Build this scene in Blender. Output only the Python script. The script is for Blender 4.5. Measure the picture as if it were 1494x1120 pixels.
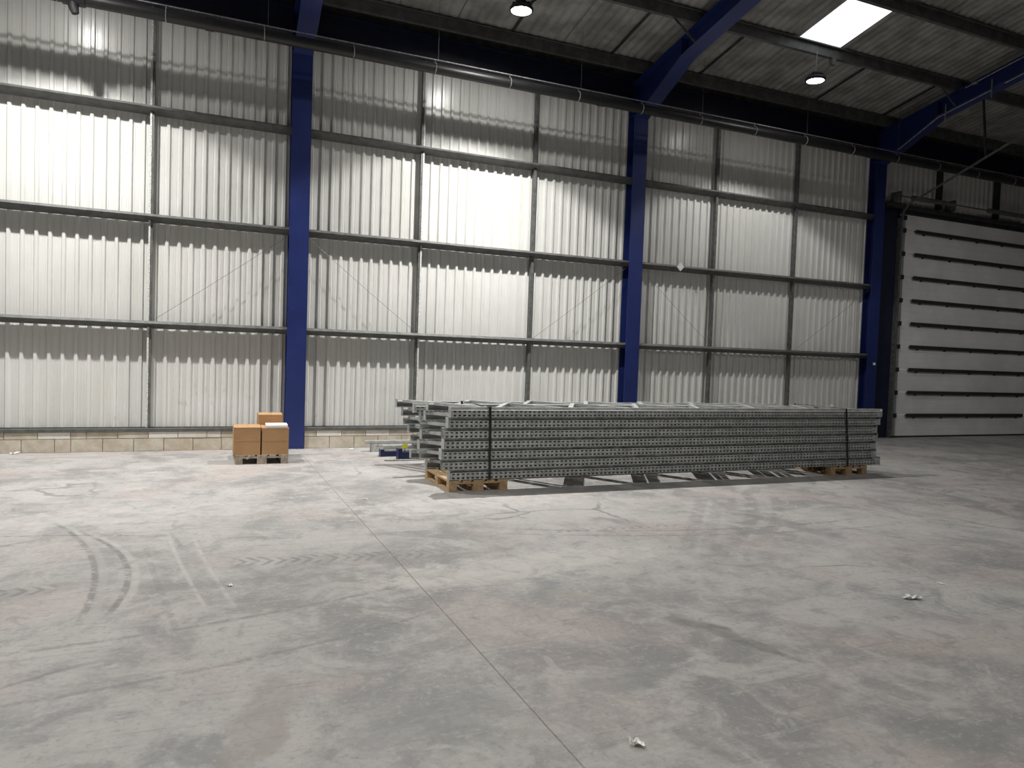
import bpy, math, random
from mathutils import Vector, Matrix
for o in list(bpy.data.objects): bpy.data.objects.remove(o, do_unlink=True)
SC = bpy.context.scene
COL = SC.collection
rnd = random.Random(7)

# ---------------------------------------------------------------- camera, world, exposure
cam_d = bpy.data.cameras.new('camera')
cam_d.sensor_fit = 'HORIZONTAL'; cam_d.sensor_width = 36.0
cam_d.lens = 1055.54 / 1494 * 36.0
cam_d.clip_start = .05; cam_d.clip_end = 200
cam = bpy.data.objects.new('camera', cam_d); COL.objects.link(cam)
CR = Vector((0.91960839, -0.39133560, 0.03430530))
CU = Vector((-0.01694520, 0.04772968, 0.99871655))
CF = Vector((0.39247072, 0.91900943, -0.03726135))
cam.matrix_world = Matrix(((CR.x, CU.x, -CF.x, 0), (CR.y, CU.y, -CF.y, 0), (CR.z, CU.z, -CF.z, 1.6), (0, 0, 0, 1)))
SC.camera = cam
w = bpy.data.worlds.new('sky'); SC.world = w; w.use_nodes = True
w.node_tree.nodes['Background'].inputs[0].default_value = (.75, .82, .9, 1)
w.node_tree.nodes['Background'].inputs[1].default_value = .3
SC.view_settings.view_transform = 'Standard'
SC.view_settings.look = 'None'
SC.view_settings.gamma = 1.0
SC.view_settings.use_curve_mapping = False
SC.view_settings.exposure = 0.0
# light of each high-bay lamp: (x, y, z, power)
LAMPS = [(-1.85, 10.2, 6.8, .58), (4.3, 10.2, 6.8, .63), (10.15, 10.2, 6.81, .275),
         (-7.9, 10.2, 6.8, .4),
         (-7.9, 2.6, 8.15, .45), (-1.85, 2.6, 8.15, .95), (4.3, 2.6, 8.15, .30), (10.15, 2.6, 8.15, .02), (16.1, 2.6, 8.15, .55),
         (-1.85, -5.2, 7.6, .2), (4.3, -5.2, 7.6, .2), (10.15, -5.2, 7.6, .1)]
LAMP_W = 1100.0
SPILL = .065
CORE = 1.8

# ---------------------------------------------------------------- helpers
ORG = {}
class MB:
    def __init__(s): s.v = []; s.f = []
    def box(s, x0, x1, y0, y1, z0, z1):
        b = len(s.v)
        s.v += [(x0,y0,z0),(x1,y0,z0),(x1,y1,z0),(x0,y1,z0),(x0,y0,z1),(x1,y0,z1),(x1,y1,z1),(x0,y1,z1)]
        s.f += [tuple(b+i for i in q) for q in ((0,3,2,1),(4,5,6,7),(0,1,5,4),(1,2,6,5),(2,3,7,6),(3,0,4,7))]
        return s
    def bar(s, p0, p1, wd, ht, up=(0,0,1)):          # rectangular bar between two points
        p0 = Vector(p0); p1 = Vector(p1); d = (p1-p0).normalized(); u = Vector(up)
        r = d.cross(u)
        if r.length < 1e-4: r = d.cross(Vector((1,0,0)))
        r.normalize(); u = r.cross(d)
        b = len(s.v)
        for p in (p0, p1):
            for a, c in ((-1,-1),(1,-1),(1,1),(-1,1)):
                s.v.append(tuple(p + r*(a*wd/2) + u*(c*ht/2)))
        s.f += [tuple(b+i for i in q) for q in ((3,2,1,0),(4,5,6,7),(0,1,5,4),(1,2,6,5),(2,3,7,6),(3,0,4,7))]
        return s
    def tube(s, pts, r, n=8, cap=True):
        pts = [Vector(p) for p in pts]; b0 = len(s.v); m = len(pts)
        ref = None
        for i, p in enumerate(pts):
            d = (pts[min(i+1,m-1)] - pts[max(i-1,0)]).normalized()
            if ref is None:
                ref = d.cross(Vector((0,0,1)))
                if ref.length < 1e-3: ref = d.cross(Vector((1,0,0)))
            a = (ref - d*ref.dot(d)).normalized(); c = d.cross(a); ref = a
            rr = r[i] if isinstance(r, (list, tuple)) else r
            for k in range(n):
                t = 2*math.pi*k/n
                s.v.append(tuple(p + a*(rr*math.cos(t)) + c*(rr*math.sin(t))))
        for i in range(m-1):
            for k in range(n):
                k2 = (k+1) % n
                s.f.append((b0+i*n+k, b0+i*n+k2, b0+(i+1)*n+k2, b0+(i+1)*n+k))
        if cap:
            s.f.append(tuple(b0+k for k in reversed(range(n))))
            s.f.append(tuple(b0+(m-1)*n+k for k in range(n)))
        return s
    def lathe(s, c, prof, n=24):                      # prof: (radius, z) from bottom to top
        b0 = len(s.v)
        for r, z in prof:
            for k in range(n):
                t = 2*math.pi*k/n
                s.v.append((c[0]+r*math.cos(t), c[1]+r*math.sin(t), c[2]+z))
        for i in range(len(prof)-1):
            for k in range(n):
                k2 = (k+1) % n
                s.f.append((b0+i*n+k, b0+i*n+k2, b0+(i+1)*n+k2, b0+(i+1)*n+k))
        s.f.append(tuple(b0+k for k in reversed(range(n))))
        s.f.append(tuple(b0+(len(prof)-1)*n+k for k in range(n)))
        return s
    def extr(s, prof, x0, x1):                        # closed (y,z) profile along X
        b = len(s.v); n = len(prof)
        for x in (x0, x1):
            s.v += [(x, y, z) for y, z in prof]
        for k in range(n):
            k2 = (k+1) % n
            s.f.append((b+k, b+k2, b+n+k2, b+n+k))
        s.f.append(tuple(b+k for k in reversed(range(n)))); s.f.append(tuple(b+n+k for k in range(n)))
        return s
    def strip(s, line, t, x0, x1):                    # open (y,z) polyline given thickness t, along X
        pts = [Vector(p) for p in line]; L = []; Rr = []
        for i, p in enumerate(pts):
            d = (pts[min(i+1,len(pts)-1)] - pts[max(i-1,0)]).normalized()
            nn = Vector((-d.y, d.x)); L.append(p + nn*t/2); Rr.append(p - nn*t/2)
        prof = [(q.x, q.y) for q in L] + [(q.x, q.y) for q in reversed(Rr)]
        b = len(s.v); n = len(prof); m = len(pts)
        for x in (x0, x1): s.v += [(x, y, z) for y, z in prof]
        for k in range(n):
            k2 = (k+1) % n; s.f.append((b+k, b+k2, b+n+k2, b+n+k))
        for e in (0, n):
            for i in range(m-1):
                q = (b+e+i, b+e+i+1, b+e+n-2-i, b+e+n-1-i)
                s.f.append(q if e else tuple(reversed(q)))
        return s
    def build(s, name, mat, parent=None, smooth=False, org=None):
        o3 = Vector(org) if org is not None else (ORG.get(parent.name, Vector((0,0,0))) if parent else Vector((0,0,0)))
        me = bpy.data.meshes.new(name)
        me.from_pydata([tuple(Vector(p)-o3) for p in s.v], [], s.f); me.update()
        ob = bpy.data.objects.new(name, me); COL.objects.link(ob)
        if isinstance(mat, (list, tuple)):
            for m in mat: me.materials.append(m)
        else: me.materials.append(mat)
        if smooth:
            for p in me.polygons: p.use_smooth = True
            try: me.set_sharp_from_angle(angle=math.radians(40))
            except Exception: pass
        if parent: ob.parent = parent; ORG[ob.name] = o3
        else:
            ob.location = o3; ORG[ob.name] = o3
        return ob
def empty(name, loc=(0,0,0), label=None, cat=None, group=None, kind=None):
    o = bpy.data.objects.new(name, None); COL.objects.link(o); o.location = loc; o.empty_display_size = .1
    ORG[o.name] = Vector(loc); tag(o, label, cat, group, kind); return o
def tag(o, label=None, cat=None, group=None, kind=None):
    if label: o['label'] = label
    if cat: o['category'] = cat
    if group: o['group'] = group
    if kind: o['kind'] = kind
    return o
def inst(me_ob, name, parent, loc=(0,0,0), rot=(0,0,0), scale=None):
    o = bpy.data.objects.new(name, me_ob.data); COL.objects.link(o); o.parent = parent
    o.location = loc; o.rotation_euler = rot
    if scale: o.scale = scale
    return o

# ---------------------------------------------------------------- materials
def new_mat(name):
    m = bpy.data.materials.new(name); m.use_nodes = True
    return m, m.node_tree, m.node_tree.nodes['Principled BSDF']
def N(nt, t, **kw):
    n = nt.nodes.new(t)
    for k, v in kw.items(): setattr(n, k, v)
    return n
def setin(nt, sock, val):
    if hasattr(val, 'is_output'): nt.links.new(val, sock)
    else: sock.default_value = val
def math_n(nt, op, a, b=None, c=None, clamp=False):
    n = N(nt, 'ShaderNodeMath', operation=op, use_clamp=clamp)
    setin(nt, n.inputs[0], a)
    if b is not None: setin(nt, n.inputs[1], b)
    if c is not None: setin(nt, n.inputs[2], c)
    return n.outputs[0]
def mixc(nt, fac, a, b, mode='MIX'):
    n = N(nt, 'ShaderNodeMix', data_type='RGBA', blend_type=mode)
    setin(nt, n.inputs[0], fac)
    setin(nt, n.inputs[6], a if hasattr(a, 'is_output') else (*a, 1))
    setin(nt, n.inputs[7], b if hasattr(b, 'is_output') else (*b, 1))
    return n.outputs[2]
def noise(nt, vec, scale, detail=4, rough=.55, dist=0, sc=None):
    if sc:
        mp = N(nt, 'ShaderNodeMapping'); mp.inputs['Scale'].default_value = sc
        nt.links.new(vec, mp.inputs[0]); vec = mp.outputs[0]
    n = N(nt, 'ShaderNodeTexNoise'); nt.links.new(vec, n.inputs['Vector'])
    n.inputs['Scale'].default_value = scale; n.inputs['Detail'].default_value = detail
    n.inputs['Roughness'].default_value = rough; n.inputs['Distortion'].default_value = dist
    return n.outputs[0]
def ramp(nt, v, lo, hi):
    n = N(nt, 'ShaderNodeMapRange', interpolation_type='SMOOTHSTEP'); setin(nt, n.inputs[0], v)
    n.inputs[1].default_value = lo; n.inputs[2].default_value = hi
    return n.outputs[0]
def world_pos(nt): return N(nt, 'ShaderNodeNewGeometry').outputs['Position']
def bump(nt, bsdf, hgt, strength=.3, dist=.01):
    b = N(nt, 'ShaderNodeBump'); b.inputs['Strength'].default_value = strength; b.inputs['Distance'].default_value = dist
    nt.links.new(hgt, b.inputs['Height']); nt.links.new(b.outputs[0], bsdf.inputs['Normal'])
def simple(name, col, rough=.6, metal=0., var=.12, scale=6, spec=.5, bmp=0, sc=None, tint=None):
    m, nt, b = new_mat(name); p = world_pos(nt)
    nz = noise(nt, p, scale, 5, .6, sc=sc)
    lo = tuple(c*(1-var) for c in col); hi = tuple(min(1, c*(1+var)) for c in col) if tint is None else tint
    nt.links.new(mixc(nt, ramp(nt, nz, .35, .65), lo, hi), b.inputs['Base Color'])
    b.inputs['Roughness'].default_value = rough; b.inputs['Metallic'].default_value = metal
    b.inputs['Specular IOR Level'].default_value = spec
    if bmp: bump(nt, b, nz, bmp, .005)
    return m

def mat_cladding():
    m, nt, b = new_mat('painted_cladding'); p = world_pos(nt)
    big = noise(nt, p, .9, 4, .6); streak = noise(nt, p, 3, 4, .6, sc=(1.5, 1, .12))
    c = mixc(nt, ramp(nt, big, .3, .7), (.70, .70, .67), (.76, .755, .735))
    c = mixc(nt, math_n(nt, 'MULTIPLY', ramp(nt, streak, .52, .75), .35), c, (.60, .60, .53))
    # scuffs and grime low down, ragged smudges
    sep = N(nt, 'ShaderNodeSeparateXYZ'); nt.links.new(p, sep.inputs[0])
    low = ramp(nt, sep.outputs[2], 1.6, .3)
    sm = ramp(nt, noise(nt, p, 4.5, 6, .65, sc=(1, 1, .7)), .60, .74)
    c = mixc(nt, math_n(nt, 'MULTIPLY', math_n(nt, 'MULTIPLY', low, sm), .55), c, (.36, .36, .34))
    nt.links.new(c, b.inputs['Base Color'])
    b.inputs['Roughness'].default_value = .24; b.inputs['Specular IOR Level'].default_value = .5
    return m
M = {}
M['clad'] = mat_cladding()
M['galv'] = simple('galvanised_steel', (.16, .165, .16), .5, .4, .22, 14)
M['galv_light'] = simple('bright_galvanised', (.36, .36, .345), .5, .3, .35, 30)
M['stripe'] = simple('flaking_white_sealant', (.62, .62, .58), .8, 0, .3, 45)
M['rail'] = simple('sheeting_rail_steel', (.125, .127, .122), .6, .3, .18, 8)
M['dark'] = simple('dark_steel', (.035, .036, .040), .6, .1, .2, 8)
M['black'] = simple('black_plastic', (.02, .02, .022), .5, 0, .2, 10)
M['pipe'] = simple('black_hdpe_pipe', (.018, .018, .019), .42, 0, .15, 5)
M['roof'] = simple('fibre_cement', (.29, .285, .27), .85, 0, .25, 2.2, .2, .2)
M['purlin'] = simple('purlin_steel', (.12, .12, .12), .55, .3, .2, 6)
M['slab'] = simple('outer_shell', (.35, .35, .34), .8, 0, .1, 2)
M['wallplain'] = simple('plain_cladding', (.22, .22, .21), .6, 0, .08, 1.5)
M['mortar'] = simple('mortar', (.30, .27, .23), .9, 0, .2, 20)
M['door'] = simple('door_panel_white', (.78, .785, .79), .45, 0, .06, 1.2, .4)
M['doorgrey'] = simple('door_stile_grey', (.33, .34, .35), .5, .2, .1, 4)
M['rack'] = simple('racking_galvanised', (.46, .475, .465), .5, .3, .15, 10)
M['rackb'] = simple('racking_brace', (.46, .47, .465), .42, .3, .15, 10)
M['strap'] = simple('black_strapping', (.012, .012, .013), .4, 0, .1, 10)
M['foam'] = simple('white_foam', (.9, .9, .9), .7, 0, .02, 5)
M['paper'] = simple('white_paper', (.88, .87, .84), .75, 0, .04, 20)
M['yellow'] = simple('yellow_tag', (.70, .66, .06), .5, 0, .1, 10)
M['tape'] = simple('parcel_tape', (.45, .30, .15), .25, 0, .08, 10)
def mat_blue():
    m, nt, b = new_mat('blue_paint'); p = world_pos(nt)
    big = noise(nt, p, 2.2, 5, .6); sc = ramp(nt, noise(nt, p, 9, 6, .7, .6), .66, .74)
    c = mixc(nt, ramp(nt, big, .3, .7), (.011, .023, .120), (.017, .031, .150))
    c = mixc(nt, math_n(nt, 'MULTIPLY', sc, .35), c, (.16, .18, .28))
    nt.links.new(c, b.inputs['Base Color']); b.inputs['Roughness'].default_value = .42
    return m
M['blue'] = mat_blue()
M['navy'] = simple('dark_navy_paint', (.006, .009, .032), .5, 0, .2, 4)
M['bluebeam'] = simple('blue_beam_paint', (.010, .018, .085), .4, 0, .2, 8)
def mat_wood():
    m, nt, b = new_mat('pallet_wood'); p = N(nt, 'ShaderNodeTexCoord').outputs['Object']
    g = noise(nt, p, 6, 6, .65, .4, sc=(6, 1.2, 6))
    oi = N(nt, 'ShaderNodeObjectInfo').outputs['Random']
    c = mixc(nt, ramp(nt, g, .3, .7), (.34, .21, .10), (.60, .42, .22))
    c = mixc(nt, math_n(nt, 'MULTIPLY', oi, .45), c, (.42, .33, .23))
    nt.links.new(c, b.inputs['Base Color']); b.inputs['Roughness'].default_value = .8
    return m
M['wood'] = mat_wood()
M['oldwood'] = simple('weathered_wood', (.36, .31, .25), .85, 0, .25, 14, .3)
def mat_card():
    m, nt, b = new_mat('cardboard'); p = world_pos(nt)
    a = noise(nt, p, 3, 3, .5); l = noise(nt, p, 60, 2, .5, sc=(.1, .1, 3))
    c = mixc(nt, ramp(nt, a, .3, .7), (.42, .245, .115), (.48, .29, .145))
    c = mixc(nt, math_n(nt, 'MULTIPLY', ramp(nt, l, .4, .7), .25), c, (.38, .22, .10))
    nt.links.new(c, b.inputs['Base Color']); b.inputs['Roughness'].default_value = .8
    return m
M['card'] = mat_card()
M['cardedge'] = simple('cardboard_edge', (.58, .42, .26), .85, 0, .1, 20)
def mat_block(white):
    m, nt, b = new_mat('concrete_block_pale' if white else 'concrete_block'); p = world_pos(nt)
    oi = N(nt, 'ShaderNodeObjectInfo').outputs['Random']
    f = noise(nt, p, 40, 4, .7); g = noise(nt, p, 5, 5, .6)
    c = mixc(nt, ramp(nt, g, .35, .65), (.46, .40, .32), (.60, .55, .46))
    if white: c = mixc(nt, ramp(nt, oi, .62, .66), c, (.70, .67, .61))
    c = mixc(nt, math_n(nt, 'MULTIPLY', ramp(nt, f, .55, .7), .45), c, (.30, .25, .19))
    c = mixc(nt, math_n(nt, 'MULTIPLY', ramp(nt, noise(nt, p, 1.3, 4, .6), .5, .75), .4), c, (.40, .33, .22))
    nt.links.new(c, b.inputs['Base Color']); b.inputs['Roughness'].default_value = .9
    bump(nt, b, f, .5, .006)
    return m
M['block'] = mat_block(False); M['blockpale'] = mat_block(True)
def mat_emit(name, col, strength):
    m, nt, b = new_mat(name)
    b.inputs['Base Color'].default_value = (.9, .9, .9, 1)
    b.inputs['Emission Color'].default_value = (*col, 1); b.inputs['Emission Strength'].default_value = strength
    return m
M['skylight'] = mat_emit('daylit_translucent_sheet', (.93, .97, 1.0), 1.35)

def mat_floor():
    m, nt, b = new_mat('worn_concrete')
    p = world_pos(nt)
    sep = N(nt, 'ShaderNodeSeparateXYZ'); nt.links.new(p, sep.inputs[0]); X, Y = sep.outputs[0], sep.outputs[1]
    n1 = noise(nt, p, .45, 6, .6, .4); n2 = noise(nt, p, 1.9, 7, .65, .8); n3 = noise(nt, p, 9, 6, .7)
    c = mixc(nt, ramp(nt, n1, .38, .62), (.30, .292, .283), (.50, .488, .47))
    c = mixc(nt, math_n(nt, 'MULTIPLY', ramp(nt, n2, .44, .62), .75), c, (.53, .51, .485))
    c = mixc(nt, math_n(nt, 'MULTIPLY', ramp(nt, n2, .48, .32), .75), c, (.275, .275, .27))
    # pinkish and greenish casts
    c = mixc(nt, math_n(nt, 'MULTIPLY', ramp(nt, noise(nt, p, .8, 4, .6, .5), .52,   .64), .6), c, (.50, .43, .405))
    c = mixc(nt, math_n(nt, 'MULTIPLY', ramp(nt, noise(nt, p, 1.1, 5, .6, .9), .55, .72), .35), c, (.36, .37, .335))
    # scrapes dragged along x, and a set across at a slant
    s1 = ramp(nt, noise(nt, p, 2.0, 6, .7, .3, sc=(.45, 5.5, 1)), .56, .70)
    c = mixc(nt, math_n(nt, 'MULTIPLY', s1, .42), c, (.24, .235, .23))
    mp = N(nt, 'ShaderNodeMapping'); mp.inputs['Rotation'].default_value = (0, 0, .5); mp.inputs['Scale'].default_value = (.5, 7, 1)
    nt.links.new(p, mp.inputs[0])
    s2 = ramp(nt, noise(nt, mp.outputs[0], 1.8, 6, .7, .2), .60, .70)
    c = mixc(nt, math_n(nt, 'MULTIPLY', s2, .30), c, (.58, .565, .54))
    mp2 = N(nt, 'ShaderNodeMapping'); mp2.inputs['Rotation'].default_value = (0, 0, -.9); mp2.inputs['Scale'].default_value = (.6, 9, 1)
    nt.links.new(p, mp2.inputs[0])
    s3 = ramp(nt, noise(nt, mp2.outputs[0], 1.5, 6, .7, .2), .63, .71)
    c = mixc(nt, math_n(nt, 'MULTIPLY', s3, .38), c, (.20, .195, .19))
    c = mixc(nt, math_n(nt, 'MULTIPLY', ramp(nt, n3, .60, .78), .35), c, (.26, .25, .245))
    n4 = noise(nt, p, 28, 6, .75, .3); n5 = noise(nt, p, 5.0, 8, .72, .6)
    c = mixc(nt, math_n(nt, 'MULTIPLY', ramp(nt, n4, .52, .68), .50), c, (.25, .245, .24))
    c = mixc(nt, math_n(nt, 'MULTIPLY', ramp(nt, n4, .48, .32), .45), c, (.60, .585, .56))
    c = mixc(nt, math_n(nt, 'MULTIPLY', ramp(nt, n5, .53, .66), .60), c, (.29, .285, .28))
    c = mixc(nt, math_n(nt, 'MULTIPLY', ramp(nt, n5, .47, .34), .50), c, (.57, .55, .525))
    f1 = ramp(nt, noise(nt, p, 6.0, 7, .75, .3, sc=(.35, 5.0, 1)), .58, .70)
    c = mixc(nt, math_n(nt, 'MULTIPLY', f1, .55), c, (.22, .215, .21))
    f2 = ramp(nt, noise(nt, p, 5.0, 7, .75, .2, sc=(.4, 6.0, 1)), .42, .30)
    c = mixc(nt, math_n(nt, 'MULTIPLY', f2, .50), c, (.62, .605, .58))
    # thin cracks
    vo = N(nt, 'ShaderNodeTexVoronoi', feature='DISTANCE_TO_EDGE'); vo.inputs['Scale'].default_value = .55
    ad = N(nt, 'ShaderNodeMix', data_type='VECTOR'); ad.inputs[0].default_value = .28
    nzc = N(nt, 'ShaderNodeTexNoise'); nzc.inputs['Scale'].default_value = 1.6; nzc.inputs['Detail'].default_value = 5; nt.links.new(p, nzc.inputs['Vector'])
    nt.links.new(p, ad.inputs[4]); nt.links.new(nzc.outputs['Color'], ad.inputs[5]); nt.links.new(ad.outputs[1], vo.inputs['Vector'])
    ck = math_n(nt, 'MULTIPLY', ramp(nt, vo.outputs['Distance'], .010, .002), ramp(nt, n1, .50, .62))
    c = mixc(nt, math_n(nt, 'MULTIPLY', ck, .6), c, (.16, .155, .15))
    # helpers for marks with a place and shape of their own
    brk2 = math_n(nt, 'ADD', math_n(nt, 'MULTIPLY', ramp(nt, n5, .62, .40), .6), .4)
    brk = ramp(nt, noise(nt, p, 7, 5, .7), .36, .56)
    def line_arc(col, amt, cx, cy, r, wd, mx, my, half, hard=.35):
        dx = math_n(nt, 'SUBTRACT', X, cx); dy = math_n(nt, 'SUBTRACT', Y, cy)
        d = math_n(nt, 'SQRT', math_n(nt, 'ADD', math_n(nt, 'MULTIPLY', dx, dx), math_n(nt, 'MULTIPLY', dy, dy)))
        e = math_n(nt, 'ABSOLUTE', math_n(nt, 'SUBTRACT', d, r))
        k = ramp(nt, e, wd, wd*hard)
        ax = math_n(nt, 'SUBTRACT', X, mx); ay = math_n(nt, 'SUBTRACT', Y, my)
        q = math_n(nt, 'SQRT', math_n(nt, 'ADD', math_n(nt, 'MULTIPLY', ax, ax), math_n(nt, 'MULTIPLY', ay, ay)))
        k = math_n(nt, 'MULTIPLY', k, ramp(nt, q, half, half*.7))
        k = math_n(nt, 'MULTIPLY', math_n(nt, 'MULTIPLY', k, brk), amt)
        return mixc(nt, k, col[0], col[1])
    def circ(p1, p2, p3):
        (ax, ay), (bx, by), (cx, cy) = p1, p2, p3
        d = 2*(ax*(by-cy)+bx*(cy-ay)+cx*(ay-by))
        ux = ((ax*ax+ay*ay)*(by-cy)+(bx*bx+by*by)*(cy-ay)+(cx*cx+cy*cy)*(ay-by))/d
        uy = ((ax*ax+ay*ay)*(cx-bx)+(bx*bx+by*by)*(ax-cx)+(cx*cx+cy*cy)*(bx-ax))/d
        return ux, uy, math.hypot(ax-ux, ay-uy)
    dk = (.20, .195, .19); lt = (.56, .55, .53)
    for pts, wd, col, amt in [
        (((-1.38,7.75),(-.75,6.15),(-.63,5.24)), .030, dk, .75), (((-1.34,7.75),(-.70,6.15),(-.575,5.24)), .035, lt, .5),
        (((-.80,6.75),(-.50,5.9),(-.50,4.75)), .030, dk, .75), (((-.76,6.75),(-.45,5.9),(-.46,4.75)), .035, lt, .5),
        (((-.95,6.75),(-.60,5.8),(-.58,4.9)), .10, (.30,.295,.29), .45),
        (((-.24,6.6),(-.11,5.63),(.01,4.9)), .020, lt, .75), (((-.06,6.6),(.06,5.63),(.17,4.9)), .020, lt, .7),
        (((-.15,6.6),(-.03,5.63),(.09,4.9)), .09, (.31,.305,.30), .45),
        (((-.42,6.5),(-.27,5.4),(-.16,4.7)), .03, dk, .35),
        (((5.6,7.1),(4.62,5.96),(4.05,5.30)), .10, (.27,.265,.255), .5), (((5.85,7.1),(4.85,5.96),(4.28,5.30)), .09, (.27,.265,.255), .4),
        (((6.2,7.0),(5.45,6.07),(4.37,5.10)), .10, (.25,.245,.235), .55), (((6.5,6.9),(5.75,6.0),(5.0,5.35)), .09, (.25,.245,.235), .5),
        (((3.0,6.0),(4.5,5.62),(6.5,5.60)), .035, dk, .5), (((2.9,5.85),(4.5,5.42),(6.9,5.30)), .03, dk, .4),
        (((5.0,6.6),(6.2,5.2),(6.8,4.2)), .05, lt, .35),
        (((-3.0,6.95),(-1.6,6.98),(-.7,6.8)), .018, (.12,.12,.115), .7),
        (((-1.6,4.3),(0.,4.45),(1.6,4.95)), .03, dk, .45), (((-.9,3.7),(.3,3.9),(1.2,4.2)), .025, dk, .4)]:
        cx, cy, r = circ(*pts)
        mxp = pts[1]; half = .62*math.hypot(pts[0][0]-pts[2][0], pts[0][1]-pts[2][1])
        c = line_arc((c, col), amt, cx, cy, r, wd, mxp[0], mxp[1], half)
    # tread prints: chevrons along a straight run
    def tread(c, x0, x1, y0, slope, hw, amt):
        u = math_n(nt, 'SUBTRACT', math_n(nt, 'SUBTRACT', Y, y0), math_n(nt, 'MULTIPLY', math_n(nt, 'SUBTRACT', X, x0), slope))
        au = math_n(nt, 'ABSOLUTE', u)
        band = ramp(nt, au, hw, hw*.75)
        ph = math_n(nt, 'FRACT', math_n(nt, 'MULTIPLY', math_n(nt, 'ADD', X, math_n(nt, 'MULTIPLY', au, .7)), 10.5))
        tooth = math_n(nt, 'MULTIPLY', ramp(nt, ph, .0, .12), ramp(nt, ph, .55, .40))
        lim = math_n(nt, 'MULTIPLY', ramp(nt, X, x0, x0+.15), ramp(nt, X, x1, x1-.3))
        k = math_n(nt, 'MULTIPLY', math_n(nt, 'MULTIPLY', band, tooth), math_n(nt, 'MULTIPLY', lim, brk))
        return mixc(nt, math_n(nt, 'MULTIPLY', k, amt), c, (.22, .215, .21))
    c = tread(c, .15, 1.95, 5.72, -.115, .13, .65)
    c = tread(c, -1.6, -.72, 5.36, .06, .10, .8)
    c = tread(c, 2.9, 4.4, 5.95, -.05, .07, .5)
    # blotchy stains, then broad paler patches with ragged edges
    def blot(c, cx, cy, rx, ry, ang, col, amt, seed):
        ca, sa = math.cos(ang), math.sin(ang)
        dx = math_n(nt, 'SUBTRACT', X, cx); dy = math_n(nt, 'SUBTRACT', Y, cy)
        uu = math_n(nt, 'DIVIDE', math_n(nt, 'ADD', math_n(nt, 'MULTIPLY', dx, ca), math_n(nt, 'MULTIPLY', dy, sa)), rx)
        vv = math_n(nt, 'DIVIDE', math_n(nt, 'SUBTRACT', math_n(nt, 'MULTIPLY', dy, ca), math_n(nt, 'MULTIPLY', dx, sa)), ry)
        d = math_n(nt, 'SQRT', math_n(nt, 'ADD', math_n(nt, 'MULTIPLY', uu, uu), math_n(nt, 'MULTIPLY', vv, vv)))
        d = math_n(nt, 'ADD', d, math_n(nt, 'MULTIPLY', math_n(nt, 'SUBTRACT', noise(nt, p, 3.5+seed*.3, 6, .65), .5), 2.4))
        return mixc(nt, math_n(nt, 'MULTIPLY', math_n(nt, 'MULTIPLY', ramp(nt, d, 1.10, .55), brk2), amt), c, col)
    c = blot(c, 2.80, 3.58, .22, .09, -.9, (.19, .18, .17), .8, 0)
    c = blot(c, 2.93, 3.20, .30, .055, -1.25, (.20, .19, .18), .8, 1)
    c = blot(c, .24, 3.20, .45, .16, 1.35, (.33, .295, .26), .6, 2)
    c = blot(c, -.36, 3.05, .12, .07, 0, (.27, .27, .265), .7, 3)
    c = blot(c, 1.15, 3.75, .22, .07, .4, (.27, .265, .26), .6, 4)
    c = blot(c, 2.35, 4.25, .28, .07, -.8, (.40, .37, .31), .6, 5)
    c = blot(c, 1.0, 3.0, .5, .16, .2, (.31, .31, .305), .55, 6)
    c = blot(c, 1.95, 3.05, .35, .15, .1, (.30, .30, .29), .5, 7)
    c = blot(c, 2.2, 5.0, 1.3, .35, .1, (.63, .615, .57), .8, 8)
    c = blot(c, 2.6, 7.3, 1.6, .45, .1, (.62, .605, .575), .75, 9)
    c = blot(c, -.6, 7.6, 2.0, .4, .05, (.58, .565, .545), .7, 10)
    c = mixc(nt, 1.0, c, (.80, .80, .805), 'MULTIPLY')
    nt.links.new(c, b.inputs['Base Color'])
    rg = N(nt, 'ShaderNodeMapRange'); nt.links.new(n2, rg.inputs[0]); rg.inputs[3].default_value = .50; rg.inputs[4].default_value = .78
    nt.links.new(rg.outputs[0], b.inputs['Roughness']); b.inputs['Specular IOR Level'].default_value = .35
    bump(nt, b, n3, .10, .004)
    return m
M['floor'] = mat_floor()

# ---------------------------------------------------------------- dimensions
YP, YR = 12.30, 12.265              # cladding pans, inner crests of the ribs
XL, XR, YB = -11.4, 26.9, -12.3      # hall extents
CX = [-11.2, -4.94, 1.365, 7.66, 14.10, 20.55, 26.75]   # frame centre lines
RIDGE_Y = 0.0
def roof_z(y): return 7.55 + .189*(10 - abs(y - RIDGE_Y) if y >= RIDGE_Y else 10 - abs(y))   # underside of sheets
def roofz(y): return 7.55 + .189*(10 - abs(y))

# ---------------------------------------------------------------- floor: two slabs with a recessed joint
floor = empty('floor', kind='structure')
MB().box(XL, XR, YB, 12.5, -.30, -.10).build('sub_base', M['mortar'], floor)
MB().box(XL, 1.3955, YB, 12.45, -.12, 0).build('slab', M['floor'], floor)
MB().box(1.4035, XR, YB, 12.45, -.12, 0).build('slab', M['floor'], floor)
MB().box(1.3955, 1.4035, YB, 12.45, -.12, -.003).build('joint_filler', M['mortar'], floor)

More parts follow.
